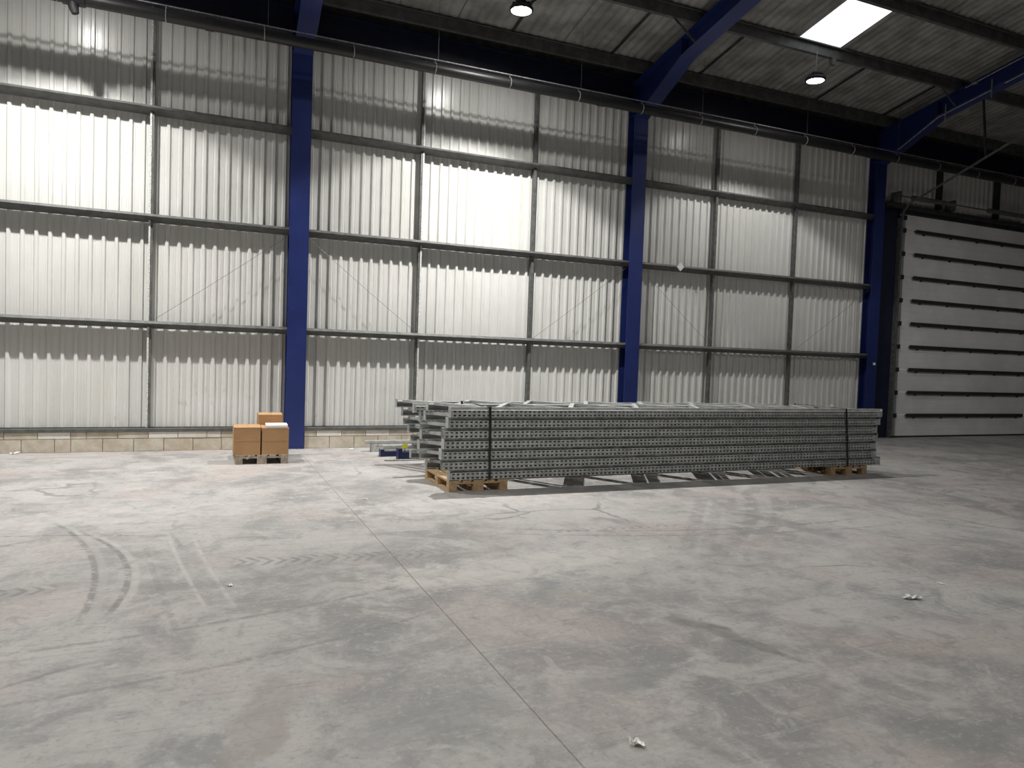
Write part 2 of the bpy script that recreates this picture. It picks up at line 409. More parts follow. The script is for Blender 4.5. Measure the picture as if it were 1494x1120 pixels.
# ---------------------------------------------------------------- back wall
wall = empty('wall_back', kind='structure')
MB().box(XL, 14.9, 12.36, 12.45, -.1, 7.15).box(20.3, XR, 12.36, 12.45, -.1, 7.15).box(14.9, 20.3, 12.36, 12.45, 5.2, 7.15).build('outer_shell', M['slab'], wall)
PITCH = .169
def clad_mesh(z0, z1):
    mb = MB(); prof = []
    for k in range(6):
        x = k*PITCH
        prof += [(x, YP), (x+.026, YP), (x+.0290, YP-.004), (x+.0330, YP-.004), (x+.036, YP), (x+.048, YP), (x+.066, YR), (x+.102, YR), (x+.120, YP), (x+.132, YP), (x+.135, YP-.004), (x+.139, YP-.004), (x+.142, YP)]
    prof.append((6*PITCH, YP))
    for x, y in prof: mb.v += [(x, y, z0), (x, y, z1)]
    for i in range(len(prof)-1): mb.f.append((2*i, 2*i+2, 2*i+3, 2*i+1))
    return mb
cl_full = clad_mesh(.30, 7.0).build('cladding_sheet', M['clad'], wall)
cl_top = clad_mesh(5.28, 7.0).build('cladding_sheet', M['clad'], wall)
starts = [(-11.2, 6), (-4.8525, 6), (1.4805, 6), (7.7295, 6), (20.60, 6)]
first = True
for s0, n in starts:
    for k in range(n):
        x = s0 + k*6*PITCH
        if first: cl_full.location.x = x; first = False
        else: inst(cl_full, 'cladding_sheet', wall, (x, 0, 0))
inst(cl_full, 'cladding_sheet', wall, (7.7295 + 36*PITCH - .45, .0006, 0))
for k in range(6):
    x = 14.26 + k*6*PITCH
    if k == 0: cl_top.location.x = x
    else: inst(cl_top, 'cladding_sheet', wall, (x, 0, 0))
# dado of concrete blocks: half-height course over a full course, mortar behind
def bays_for_blocks():
    for a, b in [(CX[0], CX[1]), (CX[1], CX[2]), (CX[2], CX[3]), (CX[3], CX[4]), (CX[5], CX[6])]:
        yield a + .16, b - .16
for a, b in bays_for_blocks():
    MB().box(a, b, 12.105, 12.262, 0, .292).build('mortar_bed', M['mortar'], wall)
    for z0, z1, off in ((.004, .190, 0), (.198, .290, .21)):
        x = a - off
        while x < b - .02:
            L = .405 if rnd.random() > .12 else .20
            x0, x1 = max(x, a+.003), min(x + L - .009, b-.003)
            if x1 - x0 > .03:
                d = rnd.uniform(-.005, .004)
                MB().box(x0, x1, 12.09+d, 12.20, z0, z1).build('concrete_block', M['block'] if z0 < .1 else M['blockpale'], wall)
            x += L
    MB().strip([(12.085, .345), (12.075, .34), (12.075, .296), (12.255, .294), (12.255, .35)], .006, a, b).build('base_rail', M['rail'], wall)
# sheeting rails: zed sections between the columns
RZ = [1.952, 3.540, 5.135]
for i in range(len(CX)-1):
    a, b = CX[i] + .02, CX[i+1] - .02
    if i == 4: continue                    # door bay
    for z in RZ:
        MB().strip([(12.135, z-.012), (12.118, z), (12.076, z-.036), (12.258, z-.105), (12.258, z-.045)], .006, a, b).build('sheeting_rail', M['rail'], wall)
# vertical struts between the rails, with a bright galvanised edge
for k, sx in enumerate([-9.1, -7.0, -2.86, -.76, 3.39, 5.52, 9.63, 11.77, 22.6, 24.7]):
    zs = [.35] + [z for z in RZ] + [6.95]
    for j in range(4):
        z0 = zs[j] + (.0 if j == 0 else .002); z1 = zs[j+1] - .085 if j < 3 else zs[j+1]
        s = -1 if sx < 0 else 1
        MB().box(sx-.026, sx+.026, 12.165, 12.250, z0, z1).build('strut', M['galv'], wall)
        if k in (3, 4): MB().box(sx+s*.004, sx+s*.030, 12.155, 12.164, z0, z1).build('strut_edge', M['stripe'], wall)
# sagging bracing wires
def wire(x0, z0, x1, z1):
    p0, p1 = Vector((x0, 12.10, z0)), Vector((x1, 12.10, z1))
    pts = [p0.lerp(p1, t/8) + Vector((0, 0, -.012*math.sin(math.pi*t/8))) for t in range(9)]
    MB().tube(pts, .003, 5).build('bracing_wire', M['galv'], wall)
for x0, z0, x1, z1 in [(1.20, 3.40, -.73, 1.95), (-4.78, 3.40, -2.86, 1.95), (1.52, 3.40, 3.36, 1.95), (7.49, 3.40, 5.54, 1.95), (7.83, 3.40, 9.60, 1.95), (13.93, 3.40, 11.80, 1.95)]:
    wire(x0, z0, x1, z1)

# other walls (behind and beside the camera)
tag(MB().box(XL-.15, XL, YB, 12.45, -.1, 9.8).build('wall_left', M['wallplain']), kind='structure')
tag(MB().box(XR, XR+.15, YB, 12.45, -.1, 9.8).build('wall_right', M['wallplain']), kind='structure')
tag(MB().box(XL, XR, YB-.15, YB, -.1, 7.4).build('wall_front', M['wallplain']), kind='structure')

# ---------------------------------------------------------------- roof
SL = math.atan(.189)
ceil = empty('ceiling', kind='structure')
mb = MB()
mb.extr([(12.5, roofz(12.5)+.10), (0, roofz(0)+.10), (-12.5, roofz(12.5)+.10), (-12.5, roofz(12.5)+.16), (0, roofz(0)+.16), (12.5, roofz(12.5)+.16)], XL-.15, XR+.15)
mb.build('roof_deck', M['slab'], ceil)
PY = [12.18, 11.80, 10.24, 8.84, 7.44, 6.04, 4.64, 3.24, 1.84, .44]
RP = .165; RW = 6*RP
def roof_sheet(length):
    mb = MB(); nx = 48
    L = length/math.cos(SL)
    for i in range(nx+1):
        x = i*(RW-.012)/nx; h = .020*(.5+.5*math.cos(2*math.pi*x/RP))
        for t in (0, 1): mb.v.append((x, -t*L*math.cos(SL) - h*0, t*L*math.sin(SL) + h))
    for i in range(nx): mb.f.append((2*i, 2*i+1, 2*i+3, 2*i+2))
    return mb
rows = [(12.45, 11.72), (11.84, 10.18), (10.28, 8.78), (8.88, 7.38), (7.48, 5.98), (6.08, 4.58), (4.68, 3.18), (3.28, 1.78), (1.88, .38), (.48, .0)]
SKY = (2, 9.74)
for r, (ya, yb) in enumerate(rows):
    proto = None; x = XL + .02 if r > 5 else -7.19 + (0 if r % 2 else 0)
    xs = []
    if r <= 5:
        xx = 9.76 - RW*18
        while xx < 21.6: xs.append(xx); xx += RW
    for xx in xs:
        if r == SKY[0] and abs(xx - 9.76) < .2:
            sk = roof_sheet(ya-yb).build('roof_light', M['skylight'], ceil, smooth=True)
            sk.location = (xx, ya, roofz(ya)); sk['label'] = 'bright daylit translucent roof panel'
            continue
        if proto is None:
            proto = roof_sheet(ya-yb).build('roof_sheet', M['roof'], ceil, smooth=True); proto.location = (xx, ya, roofz(ya) + (r % 2)*.004)
        else: inst(proto, 'roof_sheet', ceil, (xx, ya, roofz(ya) + (r % 2)*.004))
for y in PY:
    for i in range(len(CX)-1):
        z = roofz(y) - .004
        d = .185
        MB().strip([(y-.062, z-.022), (y-.062, z-.004), (y, z-.004), (y+.004, z-d), (y+.07, z-d), (y+.07, z-d+.02)], .006, CX[i]+.003, CX[i+1]-.003).build('purlin', M['purlin'], ceil)
# batten strips hiding some laps
for xs_, r in [(9.76-RW*3, 1), (9.76-RW*5, 1), (9.76-RW*2+.1, 1), (9.76-RW*1, 1), (9.76-RW*3, 2), (9.76+RW*2, 1), (9.76+RW*4, 1), (9.76+RW*5, 1)]:
    ya, yb = rows[r]
    MB().bar((xs_, ya-.06, roofz(ya-.06)-.004), (xs_, yb+.06, roofz(yb+.06)-.004), .045, .012).build('lap_strip', M['dark'], ceil)
# eaves beam, blue
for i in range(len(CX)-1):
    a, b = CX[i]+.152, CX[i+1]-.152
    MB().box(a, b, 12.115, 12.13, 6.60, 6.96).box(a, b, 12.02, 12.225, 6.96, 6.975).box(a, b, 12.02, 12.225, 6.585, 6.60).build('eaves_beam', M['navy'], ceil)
# small struts from purlin to rafter
for i in (2, 3, 4):
    for y in (10.24,):
        c = CX[i]
        MB().bar((c-.62, y, roofz(y)-.19), (c-.145, y, roofz(y)-.52), .045, .008, (0, 1, 0)).build('fly_brace', M['galv'], ceil)

# ---------------------------------------------------------------- steel frames: columns and rafters
cnames = {0: 'blue steel column beyond the left end of the view', 1: 'blue steel column just left of the view', 2: 'blue steel column right behind the pallet of cardboard boxes',
          3: 'blue steel column rising behind the middle of the stacked racking frames', 4: 'blue steel column beside the white sectional door with a small white label', 5: 'blue steel column on the far side of the white door', 6: 'blue steel column in the far right corner'}
rnames = {0: 'blue roof rafter beyond the left end of the view', 1: 'blue roof rafter just left of the view', 2: 'blue roof rafter above the column by the cardboard boxes', 3: 'blue roof rafter sloping up from the middle column, between the two lit lamps',
          4: 'blue roof rafter at right, with a pale conduit along its lower edge', 5: 'blue roof rafter on the far side of the white door', 6: 'blue roof rafter in the far right corner'}
for i, c in enumerate(CX):
    col = empty('steel_column', (c, 12.15, 0), cnames[i], 'column', 'blue portal frame columns')
    MB().box(c-.15, c+.15, 12.04, 12.058, .02, 6.32).build('flange', M['blue'], col)
    MB().box(c-.15, c+.15, 12.244, 12.262, .02, 6.96).build('flange', M['blue'], col)
    MB().box(c-.006, c+.006, 12.058, 12.244, .02, 6.94).build('web', M['blue'], col)
    MB().box(c-.155, c+.155, 12.035, 12.264, 0, .02).build('base_plate', M['blue'], col)
    for dz in (6.30,):
        MB().box(c-.145, c-.006, 12.058, 12.244, dz, dz+.015).box(c+.006, c+.145, 12.058, 12.244, dz, dz+.015).build('stiffener', M['blue'], col)
    for z in RZ:
        if i != 4: MB().box(c+.007, c+.05, 12.09, 12.24, z-.2, z-.13).build('cleat', M['blue'], col)
    for half in (1, -1):
        if half == -1 and i in (0, 6): pass
    rf = empty('steel_rafter', (c, 11.95, 6.32), rnames[i], 'rafter', 'blue portal frame rafters')
    def rt(y): return roofz(y) - .195
    low = [(12.04, 6.26), (11.5, 6.50), (10.65, 6.91), (0, 8.923)]
    top = [(0, rt(0)), (10.65, rt(10.65)), (11.5, rt(11.5)), (12.26, rt(12.26))]
    mb = MB(); b0 = 0
    def plate(mb, path, t, x0, x1, up):
        for (ya, za), (yb, zb) in zip(path[:-1], path[1:]):
            prof = [(ya, za), (yb, zb), (yb, zb+up*t), (ya, za+up*t)]
            mb.extr(prof, x0, x1)
    wb = MB()
    for k in range(3):
        (ya, za), (yb, zb) = low[k], low[k+1]
        tya, tyb = (12.26 if k == 0 else ya), yb
        wb.extr([(tya if k == 0 else ya, za), (yb, zb), (yb, rt(yb)), (tya, rt(tya))], c-.005, c+.005)
    wb.build('web', M['blue'], rf)
    fb = MB(); plate(fb, low, .016, c-.15, c+.15, 1); fb.build('lower_flange', M['blue'], rf)
    ft = MB(); plate(ft, [(12.24, rt(12.24)), (0, rt(0))], .016, c-.15, c+.15, -1); ft.build('upper_flange', M['blue'], rf)
    st = MB(); st.box(c-.145, c-.006, 10.645, 10.655, 6.93, rt(10.65)-.02).box(c+.006, c+.145, 10.645, 10.655, 6.93, rt(10.65)-.02); st.build('stiffener', M['blue'], rf)
    # far half of the frame
    fr = MB()
    fr.extr([(0, 8.923), (-12.0, 6.66), (-12.0, rt(12.0)), (0, rt(0))], c-.10, c+.10); fr.build('far_half', M['blue'], rf)
    MB().box(c-.15, c+.15, -12.25, -12.04, 0, 6.9).build('far_leg', M['blue'], rf)
# conduit clipped along the right-hand rafter
cd = empty('conduit', (14.24, 10.5, 6.9), 'thin pale metal conduit with drop hangers under the right-hand blue rafter', 'conduit')
MB().tube([(14.0, 11.57, 6.454), (14.0, 10.65, 6.897), (14.0, 9.55, 7.104)], .011, 6).build('pipe_run', M['galv_light'], cd)
MB().tube([(14.0, 9.30, 7.152), (14.0, 8.2, 7.360)], .011, 6).build('pipe_run', M['galv_light'], cd)
MB().tube([(13.93, 10.04, 7.29), (13.93, 8.4, 7.60)], .011, 6).build('pipe_run', M['galv_light'], cd)
for y, z in ((10.44, 6.93), (9.50, 7.12)):
    MB().box(13.915, 13.943, y-.004, y+.004, z-.20, z+.16).build('drop_hanger', M['galv_light'], cd)
MB().box(13.90, 13.96, 9.80, 9.90, 7.30, 7.34).build('clip', M['galv_light'], cd)

# ---------------------------------------------------------------- drain pipe hung under the eaves
PYY, PZ = 11.31, 6.145
dp = empty('drain_pipe', (4, PYY, PZ), 'long black drain pipe hung on a rail along the eaves', 'pipe')
MB().tube([(-11.2, PYY, PZ), (26.6, PYY, PZ)], .082, 20).build('pipe_body', M['pipe'], dp, smooth=True)
MB().tube([(-11.2, PYY, PZ+.138), (26.6, PYY, PZ+.138)], .011, 8).build('support_rail', M['galv_light'], dp)
for k in range(-8, 20):
    x = .73 + 1.29*k
    pts = [(x, PYY + .088*math.cos(t), PZ + .088*math.sin(t)) for t in [math.pi*(j/8*2+.5) for j in range(9)]]
    MB().tube(pts, .007, 5).tube([(x, PYY, PZ+.085), (x, PYY, PZ+.15)], .006, 5).build('pipe_clip', M['galv_light'], dp)
    if k % 2 == 0:
        MB().tube([(x+.05, PYY, PZ+.13), (x+.05, PYY, roofz(PYY)-.01)], .004, 5).build('hanger_rod', M['galv'], dp)
for x in (-5.4, 0.0, 6.35, 12.9):
    MB().tube([(x-.06, PYY, PZ), (x+.06, PYY, PZ)], .092, 20).build('coupling', M['pipe'], dp, smooth=True)
x = -1.66
MB().tube([(x-.13, PYY, PZ), (x+.13, PYY, PZ)], .10, 18).tube([(x-.02, PYY, PZ-.02), (x, PYY, PZ-.14), (x+.02, PYY, PZ-.20)], [.075, .06, .045], 14).build('tee_fitting', M['pipe'], dp, smooth=True)

# ---------------------------------------------------------------- sectional door
door = empty('door_1', (14.93, 12.2, 0), kind='structure')
DX0, DX1, DZ = 14.97, 20.22, 5.27
bars = [.545*k for k in range(1, 10)]
edges = [.035] + bars + [DZ]
for k in range(10):
    z0, z1 = edges[k], edges[k+1] - .006
    prof = [(12.215, z0+.006), (12.215, z1)]
    pr = [(12.209, z0), (12.212, z0+.004)]
    n = 4; hh = (z1-z0)/n
    pts = []
    for j in range(n):
        a = z0 + j*hh
        pts += [(12.209, a+.004), (12.209, a+hh-.010), (12.213, a+hh-.006), (12.213, a+hh)]
    prof = pts + [(12.25, z1), (12.25, z0)]
    MB().extr(prof, DX0, DX1).build('door_panel', M['door'], door)
for k, z in enumerate(bars):
    b = MB().box(15.45, 19.80, 12.165, 12.208, z-.010, z-.002).box(15.45, 19.80, 12.165, 12.171, z-.062, z+.028).build('door_strut', M['dark'], door)
    for j in range(5):
        x = 15.75 + j*.95
        MB().box(x-.02, x+.02, 12.172, 12.207, z-.085, z-.011).build('hinge', M['black'], b)
for k, z in enumerate(bars + [DZ-.07]):
    MB().box(14.99, 15.13, 12.16, 12.207, z-.07, z+.03).tube([(14.92, 12.17, z-.02), (15.02, 12.17, z-.02)], .028, 10).build('roller_hinge', M['black'], door)
MB().box(DX0, DX0+.17, 12.2, 12.208, .04, DZ-.01).build('end_stile', M['doorgrey'], door)
MB().box(DX1-.17, DX1, 12.2, 12.208, .04, DZ-.01).build('end_stile', M['doorgrey'], door)
MB().box(DX0, DX1, 12.20, 12.25, 0, .035).build('bottom_seal', M['black'], door)
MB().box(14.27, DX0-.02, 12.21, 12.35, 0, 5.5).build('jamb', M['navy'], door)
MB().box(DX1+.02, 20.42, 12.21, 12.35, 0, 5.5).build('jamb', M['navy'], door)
MB().box(14.88, 14.895, 12.10, 12.21, 0, 5.15).build('jamb_angle', M['galv'], door)
MB().box(DX0-.02, DX1+.02, 12.21, 12.34, 5.275, 5.48).build('lintel', M['dark'], door)
MB().box(14.3, 20.4, 12.05, 12.20, 5.36, 5.44).build('lintel', M['dark'], door)
tr = [(14.93, 12.13, .05), (14.93, 12.13, 5.12), (14.93, 12.10, 5.30), (14.93, 12.0, 5.43), (14.93, 11.85, 5.51), (14.93, 11.55, 5.60), (14.93, 7.4, 7.15)]
for dx in (0, 5.34):
    t = MB()
    for p, q in zip(tr[:-1], tr[1:]):
        t.bar((p[0]+dx, p[1], p[2]), (q[0]+dx, q[1], q[2]), .05, .032, (0, 1, .3))
    t.build('track', M['galv'], door)
    MB().bar((14.95+dx, 10.24, 6.09), (14.95+dx, 10.36, 7.34), .035, .035, (0, 1, 0)).build('track_hanger', M['dark'], door)
MB().tube([(15.05, 11.98, 5.60), (16.45, 11.98, 5.60)], .055, 14).build('spring_shaft', M['galv'], door, smooth=True)
MB().tube([(14.6, 11.98, 5.60), (20.5, 11.98, 5.60)], .016, 10).build('shaft', M['galv'], door, smooth=True)
MB().tube([(17.7, 11.98, 5.60), (19.3, 11.98, 5.60)], .055, 14).build('spring_shaft', M['galv'], door, smooth=True)
MB().box(16.43, 16.50, 11.95, 12.20, 5.45, 5.70).build('shaft_bracket', M['galv'], door)
MB().box(14.6, 14.66, 11.95, 12.20, 5.45, 5.70).build('shaft_bracket', M['galv'], door)
# struts in the cladding above the door
for sx in (16.2, 18.3):
    MB().box(sx-.04, sx+.04, 12.13, 12.255, 5.49, 6.9).build('strut', M['dark'], wall)

# small signs
sg = MB(); d = .088
sg.v = [(8.72-d, 12.068, 3.512), (8.72, 12.068, 3.512-d), (8.72+d, 12.068, 3.512), (8.72, 12.068, 3.512+d), (8.72-d, 12.062, 3.512), (8.72, 12.062, 3.512-d), (8.72+d, 12.062, 3.512), (8.72, 12.062, 3.512+d)]
sg.f = [(3, 2, 1, 0), (4, 5, 6, 7), (0, 1, 5, 4), (1, 2, 6, 5), (2, 3, 7, 6), (3, 0, 4, 7)]
tag(sg.build('diamond_sign', M['paper'], org=(8.72, 12.065, 3.512)), 'small white diamond plate on the middle rail right of the middle column', 'sign')
tag(MB().box(14.13, 14.20, 12.034, 12.0395, 1.70, 1.755).build('label_plate', M['paper'], org=(14.16, 12.037, 1.72)), 'tiny white label stuck on the blue column beside the door', 'label')

# ---------------------------------------------------------------- lamps
def lamp_mat():
    return mat_emit('lamp_diffuser', (1.0, .97, .92), 60)
M['lamp'] = lamp_mat()
M['lampdim'] = mat_emit('lamp_diffuser_dim', (1.0, .97, .92), 14)
def ring(c, prof, n):
    m = MB().lathe(c, prof, n); m.f = m.f[:-2]; return m
llab = ['lit round high-bay lamp above the left wall bay, just out of view', 'glaring round high-bay lamp hanging at the top centre', 'small round high-bay lamp hanging below the bright roof panel', 'round high-bay lamp at the far left of the wall row']
for k, (lx, ly, lz, pw) in enumerate(LAMPS):
    lab = llab[k] if k < 4 else ('round high-bay lamp number %s from the left in the %s row behind the camera' % (['one','two','three','four','five'][(k-4) if k < 9 else (k-9)], 'middle' if k < 9 else 'far'))
    if k >= 4:
        lab = lab.replace('number one from the left', 'leftmost').replace('number two from the left', 'second from left').replace('number three from the left', 'third from left').replace('number four from the left', 'fourth from left').replace('number five from the left', 'rightmost')
    L = empty('high_bay_lamp', (lx, ly, lz), lab, 'lamp', 'round high-bay lamps')
    o = (lx, ly, lz)
    MB().lathe(o, [(.150, -.004), (.150, .004)], 28).build('diffuser', M['lampdim'] if pw < .3 else M['lamp'], L)
    hous = ring(o, [(.152, .006), (.155, -.012), (.172, -.014), (.178, .0), (.178, .03), (.150, .055), (.07, .062)], 28).build('housing', M['dark'], L, smooth=True)
    # ring only: cut the bottom so the diffuser shows
    for j in range(12):
        t = 2*math.pi*j/12
        c_, s_ = math.cos(t), math.sin(t)
        MB().bar((lx+c_*.06, ly+s_*.06, lz+.085), (lx+c_*.145, ly+s_*.145, lz+.075), .008, .05).build('cooling_fin', M['dark'], hous)
    MB().lathe((lx, ly, lz+.06), [(.075, 0), (.075, .075), (.05, .09)], 20).build('driver_box', M['dark'], L, smooth=True)
    ztop = roofz(ly) - .19
    ringp = [(lx + .022*math.cos(t), ly, lz + .172 + .022*math.sin(t)) for t in [2*math.pi*j/10 for j in range(11)]]
    MB().tube(ringp, .005, 5).build('hook', M['galv_light'], L)
    MB().tube([(lx, ly, lz+.19), (lx+.01, ly, ztop)], .006, 5).build('chain', M['galv_light'], L)
    pts = [Vector((lx, ly, lz+.14)).lerp(Vector((lx+.45, ly+.05, ztop-.06)), j/10) + Vector((0, 0, -.10*math.sin(math.pi*j/10))) for j in range(11)]
    cab = MB().tube(pts, .008, 6).build('power_cable', M['black'], L)
    MB().box(lx+.41, lx+.50, ly+.02, ly+.10, ztop-.14, ztop-.02).build('junction_box', M['galv'], cab)
    ld = bpy.data.lights.new('lamp_light', 'SPOT'); ld.energy = LAMP_W*pw; ld.spot_size = math.radians(160 if k == 8 else 115); ld.spot_blend = .4 if k == 8 else .2
    ld.shadow_soft_size = .07; ld.color = (1.0, .98, .945)
    lo = bpy.data.objects.new('lamp_light', ld); COL.objects.link(lo); lo.parent = L; lo.location = (0, 0, -.03)
    if k < 2:
        l3 = bpy.data.lights.new('lamp_core', 'SPOT'); l3.energy = CORE*LAMP_W*pw; l3.spot_size = math.radians(104); l3.spot_blend = 1.0
        l3.shadow_soft_size = .07; l3.color = (1.0, .98, .945)
        o3 = bpy.data.objects.new('lamp_core', l3); COL.objects.link(o3); o3.parent = L; o3.location = (0, 0, -.03)
    if k > 3: continue
    ld2 = bpy.data.lights.new('lamp_spill', 'AREA'); ld2.shape = 'DISK'; ld2.size = .18; ld2.energy = SPILL*LAMP_W*pw*(.5 if k == 2 else 1.1); ld2.color = (1.0, .98, .945)
    lo2 = bpy.data.objects.new('lamp_spill', ld2); COL.objects.link(lo2); lo2.parent = L; lo2.location = (0, 0, -.02)

# ---------------------------------------------------------------- racking frames
FL = 6.95; FD = 1.0; FH = .1215
def upright_mesh():
    mb = MB()
    # profile (y, z, band-is-hole) : front face at y=0, omega groove in the middle
    prof = [(.085, .121), (.085, .004), (.0, .004), (0, .014), (0, .033), (0, .040), (-.004, .043), (-.004, .049), (0, .052), (0, .059), (0, .078), (0, .086), (.050, .088), (.050, .121), (.085, .121)]
    holeband = {3, 9}
    xs = [0]; flags = []
    n = int((FL-.06)/.06)
    for k in range(n):
        a = .03 + k*.06
        xs += [a, a+.032]; flags += [False, True]
    xs.append(FL); flags.append(False)
    P = len(prof)
    for x in xs:
        for y, z in prof: mb.v.append((x, y, z))
    for i in range(len(xs)-1):
        for j in range(P-1):
            if flags[i] and j in holeband: continue
            a = i*P + j
            mb.f.append((a, a+1, a+P+1, a+P))
    return mb
proto_root = None
def brace_list():
    out = []
    x = .10
    while x + .495 < FL - .02:
        out.append(((x, .94), (x+.495, .065)) if len(out) % 2 == 0 else ((x, .065), (x+.495, .94)))
        x += .495
    return out
def make_frame():
    root = empty('racking_frame', (0, 0, 0))
    up = upright_mesh().build('upright', M['rack'], root)
    rb = MB()                                          # rear upright: channel open towards the front
    L_ = [(.93, .008), (.93, .004), (.915, .004), (FD, .004), (FD, .088), (.915, .088), (.915, .078)]
    rb.strip([(.915, .016), (.915, .004), (FD, .004), (FD, .088), (.915, .088), (.915, .076)], .003, 0, FL)
    rb.build('upright', M['rack'], root)
    for k, ((xa, ya), (xb, yb)) in enumerate(brace_list()):
        p0, p1 = Vector((xa, ya, .112)), Vector((xb, yb, .112))
        m = MB().bar(p0, p1, .060, .004)
        d = (p1-p0).normalized(); r = d.cross(Vector((0, 0, 1))).normalized()
        m2 = MB()
        m2.bar(p0, p1, .060, .004)
        for s in (-1, 1): m2.bar(p0 + r*s*.029 + Vector((0, 0, -.018)), p1 + r*s*.029 + Vector((0, 0, -.018)), .004, .036)
        m2.build('brace', M['rackb'], root)
    for yy in (.035, FD-.035):
        MB().box(-.008, 0, yy-.05, yy+.05, 0, FH).build('foot_plate', M['rack'], root)
        MB().box(FL, FL+.006, yy-.035, yy+.04, .0, FH).build('end_cap', M['rack'], root)
    return root
def copy_tree(o):
    c = o.copy(); COL.objects.link(c)
    for ch in list(o.children):
        d = ch.copy(); COL.objects.link(d); d.parent = c
    return c
frame0 = make_frame(); used = 0
spare = copy_tree(frame0)
ordn = ['bottom', 'second from bottom', 'third from bottom', 'middle', 'third from top', 'second from top', 'top']
S1 = [(2.655, 0), (2.565, .0), (2.55, .004), (2.575, -.003), (2.56, .0), (2.62, .003), (2.65, 0)]
S2 = [(2.78, 0), (2.80, .0), (2.78, .004), (2.74, .0), (2.66, -.003), (2.64, .002), (2.55, 0)]
for nm, S, y0, zb in (('front', S1, 7.97, .1385), ('rear', S2, 9.19, .0905)):
    for k, (x, dy) in enumerate(S):
        f = (frame0, spare)[used] if used < 2 else copy_tree(frame0); used += 1
        f.location = (x, y0 + dy, zb + k*(FH+.001))
        if k in (1, 4) if nm == 'front' else k in (1, 2, 4):
            for ch in [c for c in f.children if c.name.startswith('foot_plate')]: bpy.data.objects.remove(ch, do_unlink=True)
        tag(f, 'grey perforated steel racking frame lying flat, %s of the %s stack' % (ordn[k], nm), 'racking frame', 'racking frames stacked flat in the %s pile' % nm)
# straps round the front stack
ztop = .1385 + 7*(FH+.001)
for xt, xb_, lab in ((3.13, 3.15, 'black strap round the left end of the front racking stack'), (8.84, 8.93, 'black strap round the right end of the front racking stack')):
    s = MB()
    pts = [(xb_, 7.958, .1360), (xt, 7.958, ztop+.004), (xt, 8.985, ztop+.004), (xb_, 8.985, .1360), (xb_, 7.958, .1360)]
    for p, q in zip(pts[:-1], pts[1:]):
        up = (0, 1, 0) if abs(p[1]-q[1]) < .1 else (0, 0, 1)
        s.bar(p, q, .030, .004, up)
    tag(s.build('strap', M['strap'], org=(xb_, 8.47, .118)), lab, 'strap')

# ---------------------------------------------------------------- pallets
def pallet(loc, wx, wy, h, mat, label, group='wooden pallets', boards=5, rz=0):
    root = empty('wooden_pallet', loc, label, 'pallet', group)
    root.rotation_euler.z = rz
    z1 = .020; hb = h - .062
    def P(name, *a): 
        m = MB().box(*a); ob = m.build(name, mat, root, org=(0, 0, 0)); return ob
    xs = [(-wx/2, -wx/2+.10), (-.065, .065), (wx/2-.10, wx/2)]
    ys = [(-wy/2, -wy/2+.10), (-.05, .05), (wy/2-.10, wy/2)]
    for x in xs: P('bottom_board', x[0], x[1], -wy/2, wy/2, 0, z1)
    for x in xs:
        for y in ys: P('block', x[0]+.002, x[1]-.002, y[0], y[1], z1, z1+hb)
    for y in ys: P('stringer_board', -wx/2, wx/2, y[0], y[1], z1+hb, z1+hb+.02)
    bw = [.13, .09, .13, .09, .13][:boards]
    gap = (wx - sum(bw))/(len(bw)-1); x = -wx/2
    for b in bw:
        P('deck_board', x, x+b, -wy/2, wy/2, z1+hb+.02, h); x += b + gap
    return root
pallet((3.02, 8.465, 0), .74, .99, .1335, M['wood'], 'pale wooden pallet under the left end of the front racking stack')
pallet((8.97, 8.465, 0), .74, .99, .1335, M['wood'], 'pale wooden pallet under the right end of the front racking stack')
pallet((.765, 10.93, 0), .70, .84, .125, M['oldwood'], 'weathered wooden pallet carrying the cardboard boxes')
for x, lab in ((3.3, 'timber bearer under the left end of the rear racking stack'), (8.9, 'timber bearer under the right end of the rear racking stack')):
    tag(MB().box(x-.06, x+.06, 9.2, 10.2, 0, .085).box(x-.062, x+.062, 9.25, 10.15, .02, .089).build('timber_bearer', M['oldwood'], org=(x, 9.7, 0)), lab, 'timber')

# ---------------------------------------------------------------- cartons
def carton(x0, x1, y0, y1, z0, z1, label, openf):
    cx, cy = (x0+x1)/2, (y0+y1)/2
    root = empty('cardboard_box', (cx, cy, z0), label, 'box', 'cardboard boxes on the pallet')
    t = .006; b = MB()
    b.box(x0, x1, y0, y0+t, z0, z1).box(x0, x1, y1-t, y1, z0, z1).box(x0, x0+t, y0+t, y1-t, z0, z1).box(x1-t, x1, y0+t, y1-t, z0, z1).box(x0+t, x1-t, y0+t, y1-t, z0, z0+t)
    b.build('body', M['card'], root)
    zc = (z0+z1)/2
    MB().box(x0+.004, x1-.004, y0-.0015, y0, zc+.01, zc+.016).build('crease', M['tape'], root)
    # flaps folded in, not quite flat
    a = openf
    f = MB(); hy = (y1-y0)/2 - .004
    f.bar(((x0+x1)/2, y0+.003, z1+.002), ((x0+x1)/2, y0+hy, z1+.002+a*.05), x1-x0-.004, .005)
    f.build('flap', M['card'], root)
    f = MB(); f.bar(((x0+x1)/2, y1-.003, z1+.002), ((x0+x1)/2, y1-hy, z1+.002+a*.035), x1-x0-.004, .005)
    f.build('flap', M['card'], root)
    MB().box(x0-.001, x1+.001, y0-.001, y0+.006, z1-.004, z1+.004).build('rim', M['cardedge'], root)
    MB().box(x0-.001, x0+.005, y0+.006, y1, z1-.004, z1+.004).build('rim', M['cardedge'], root)
    MB().bar((cx, y0+hy*.99, z1+.006+a*.05), (cx, y0+.10, z1+.008+a*.02), .05, .002).build('tape', M['tape'], root)
    return root
PB = .126
carton(.395, .742, 10.53, 10.92, PB, .505, 'cardboard box at front left of the pallet', .5)
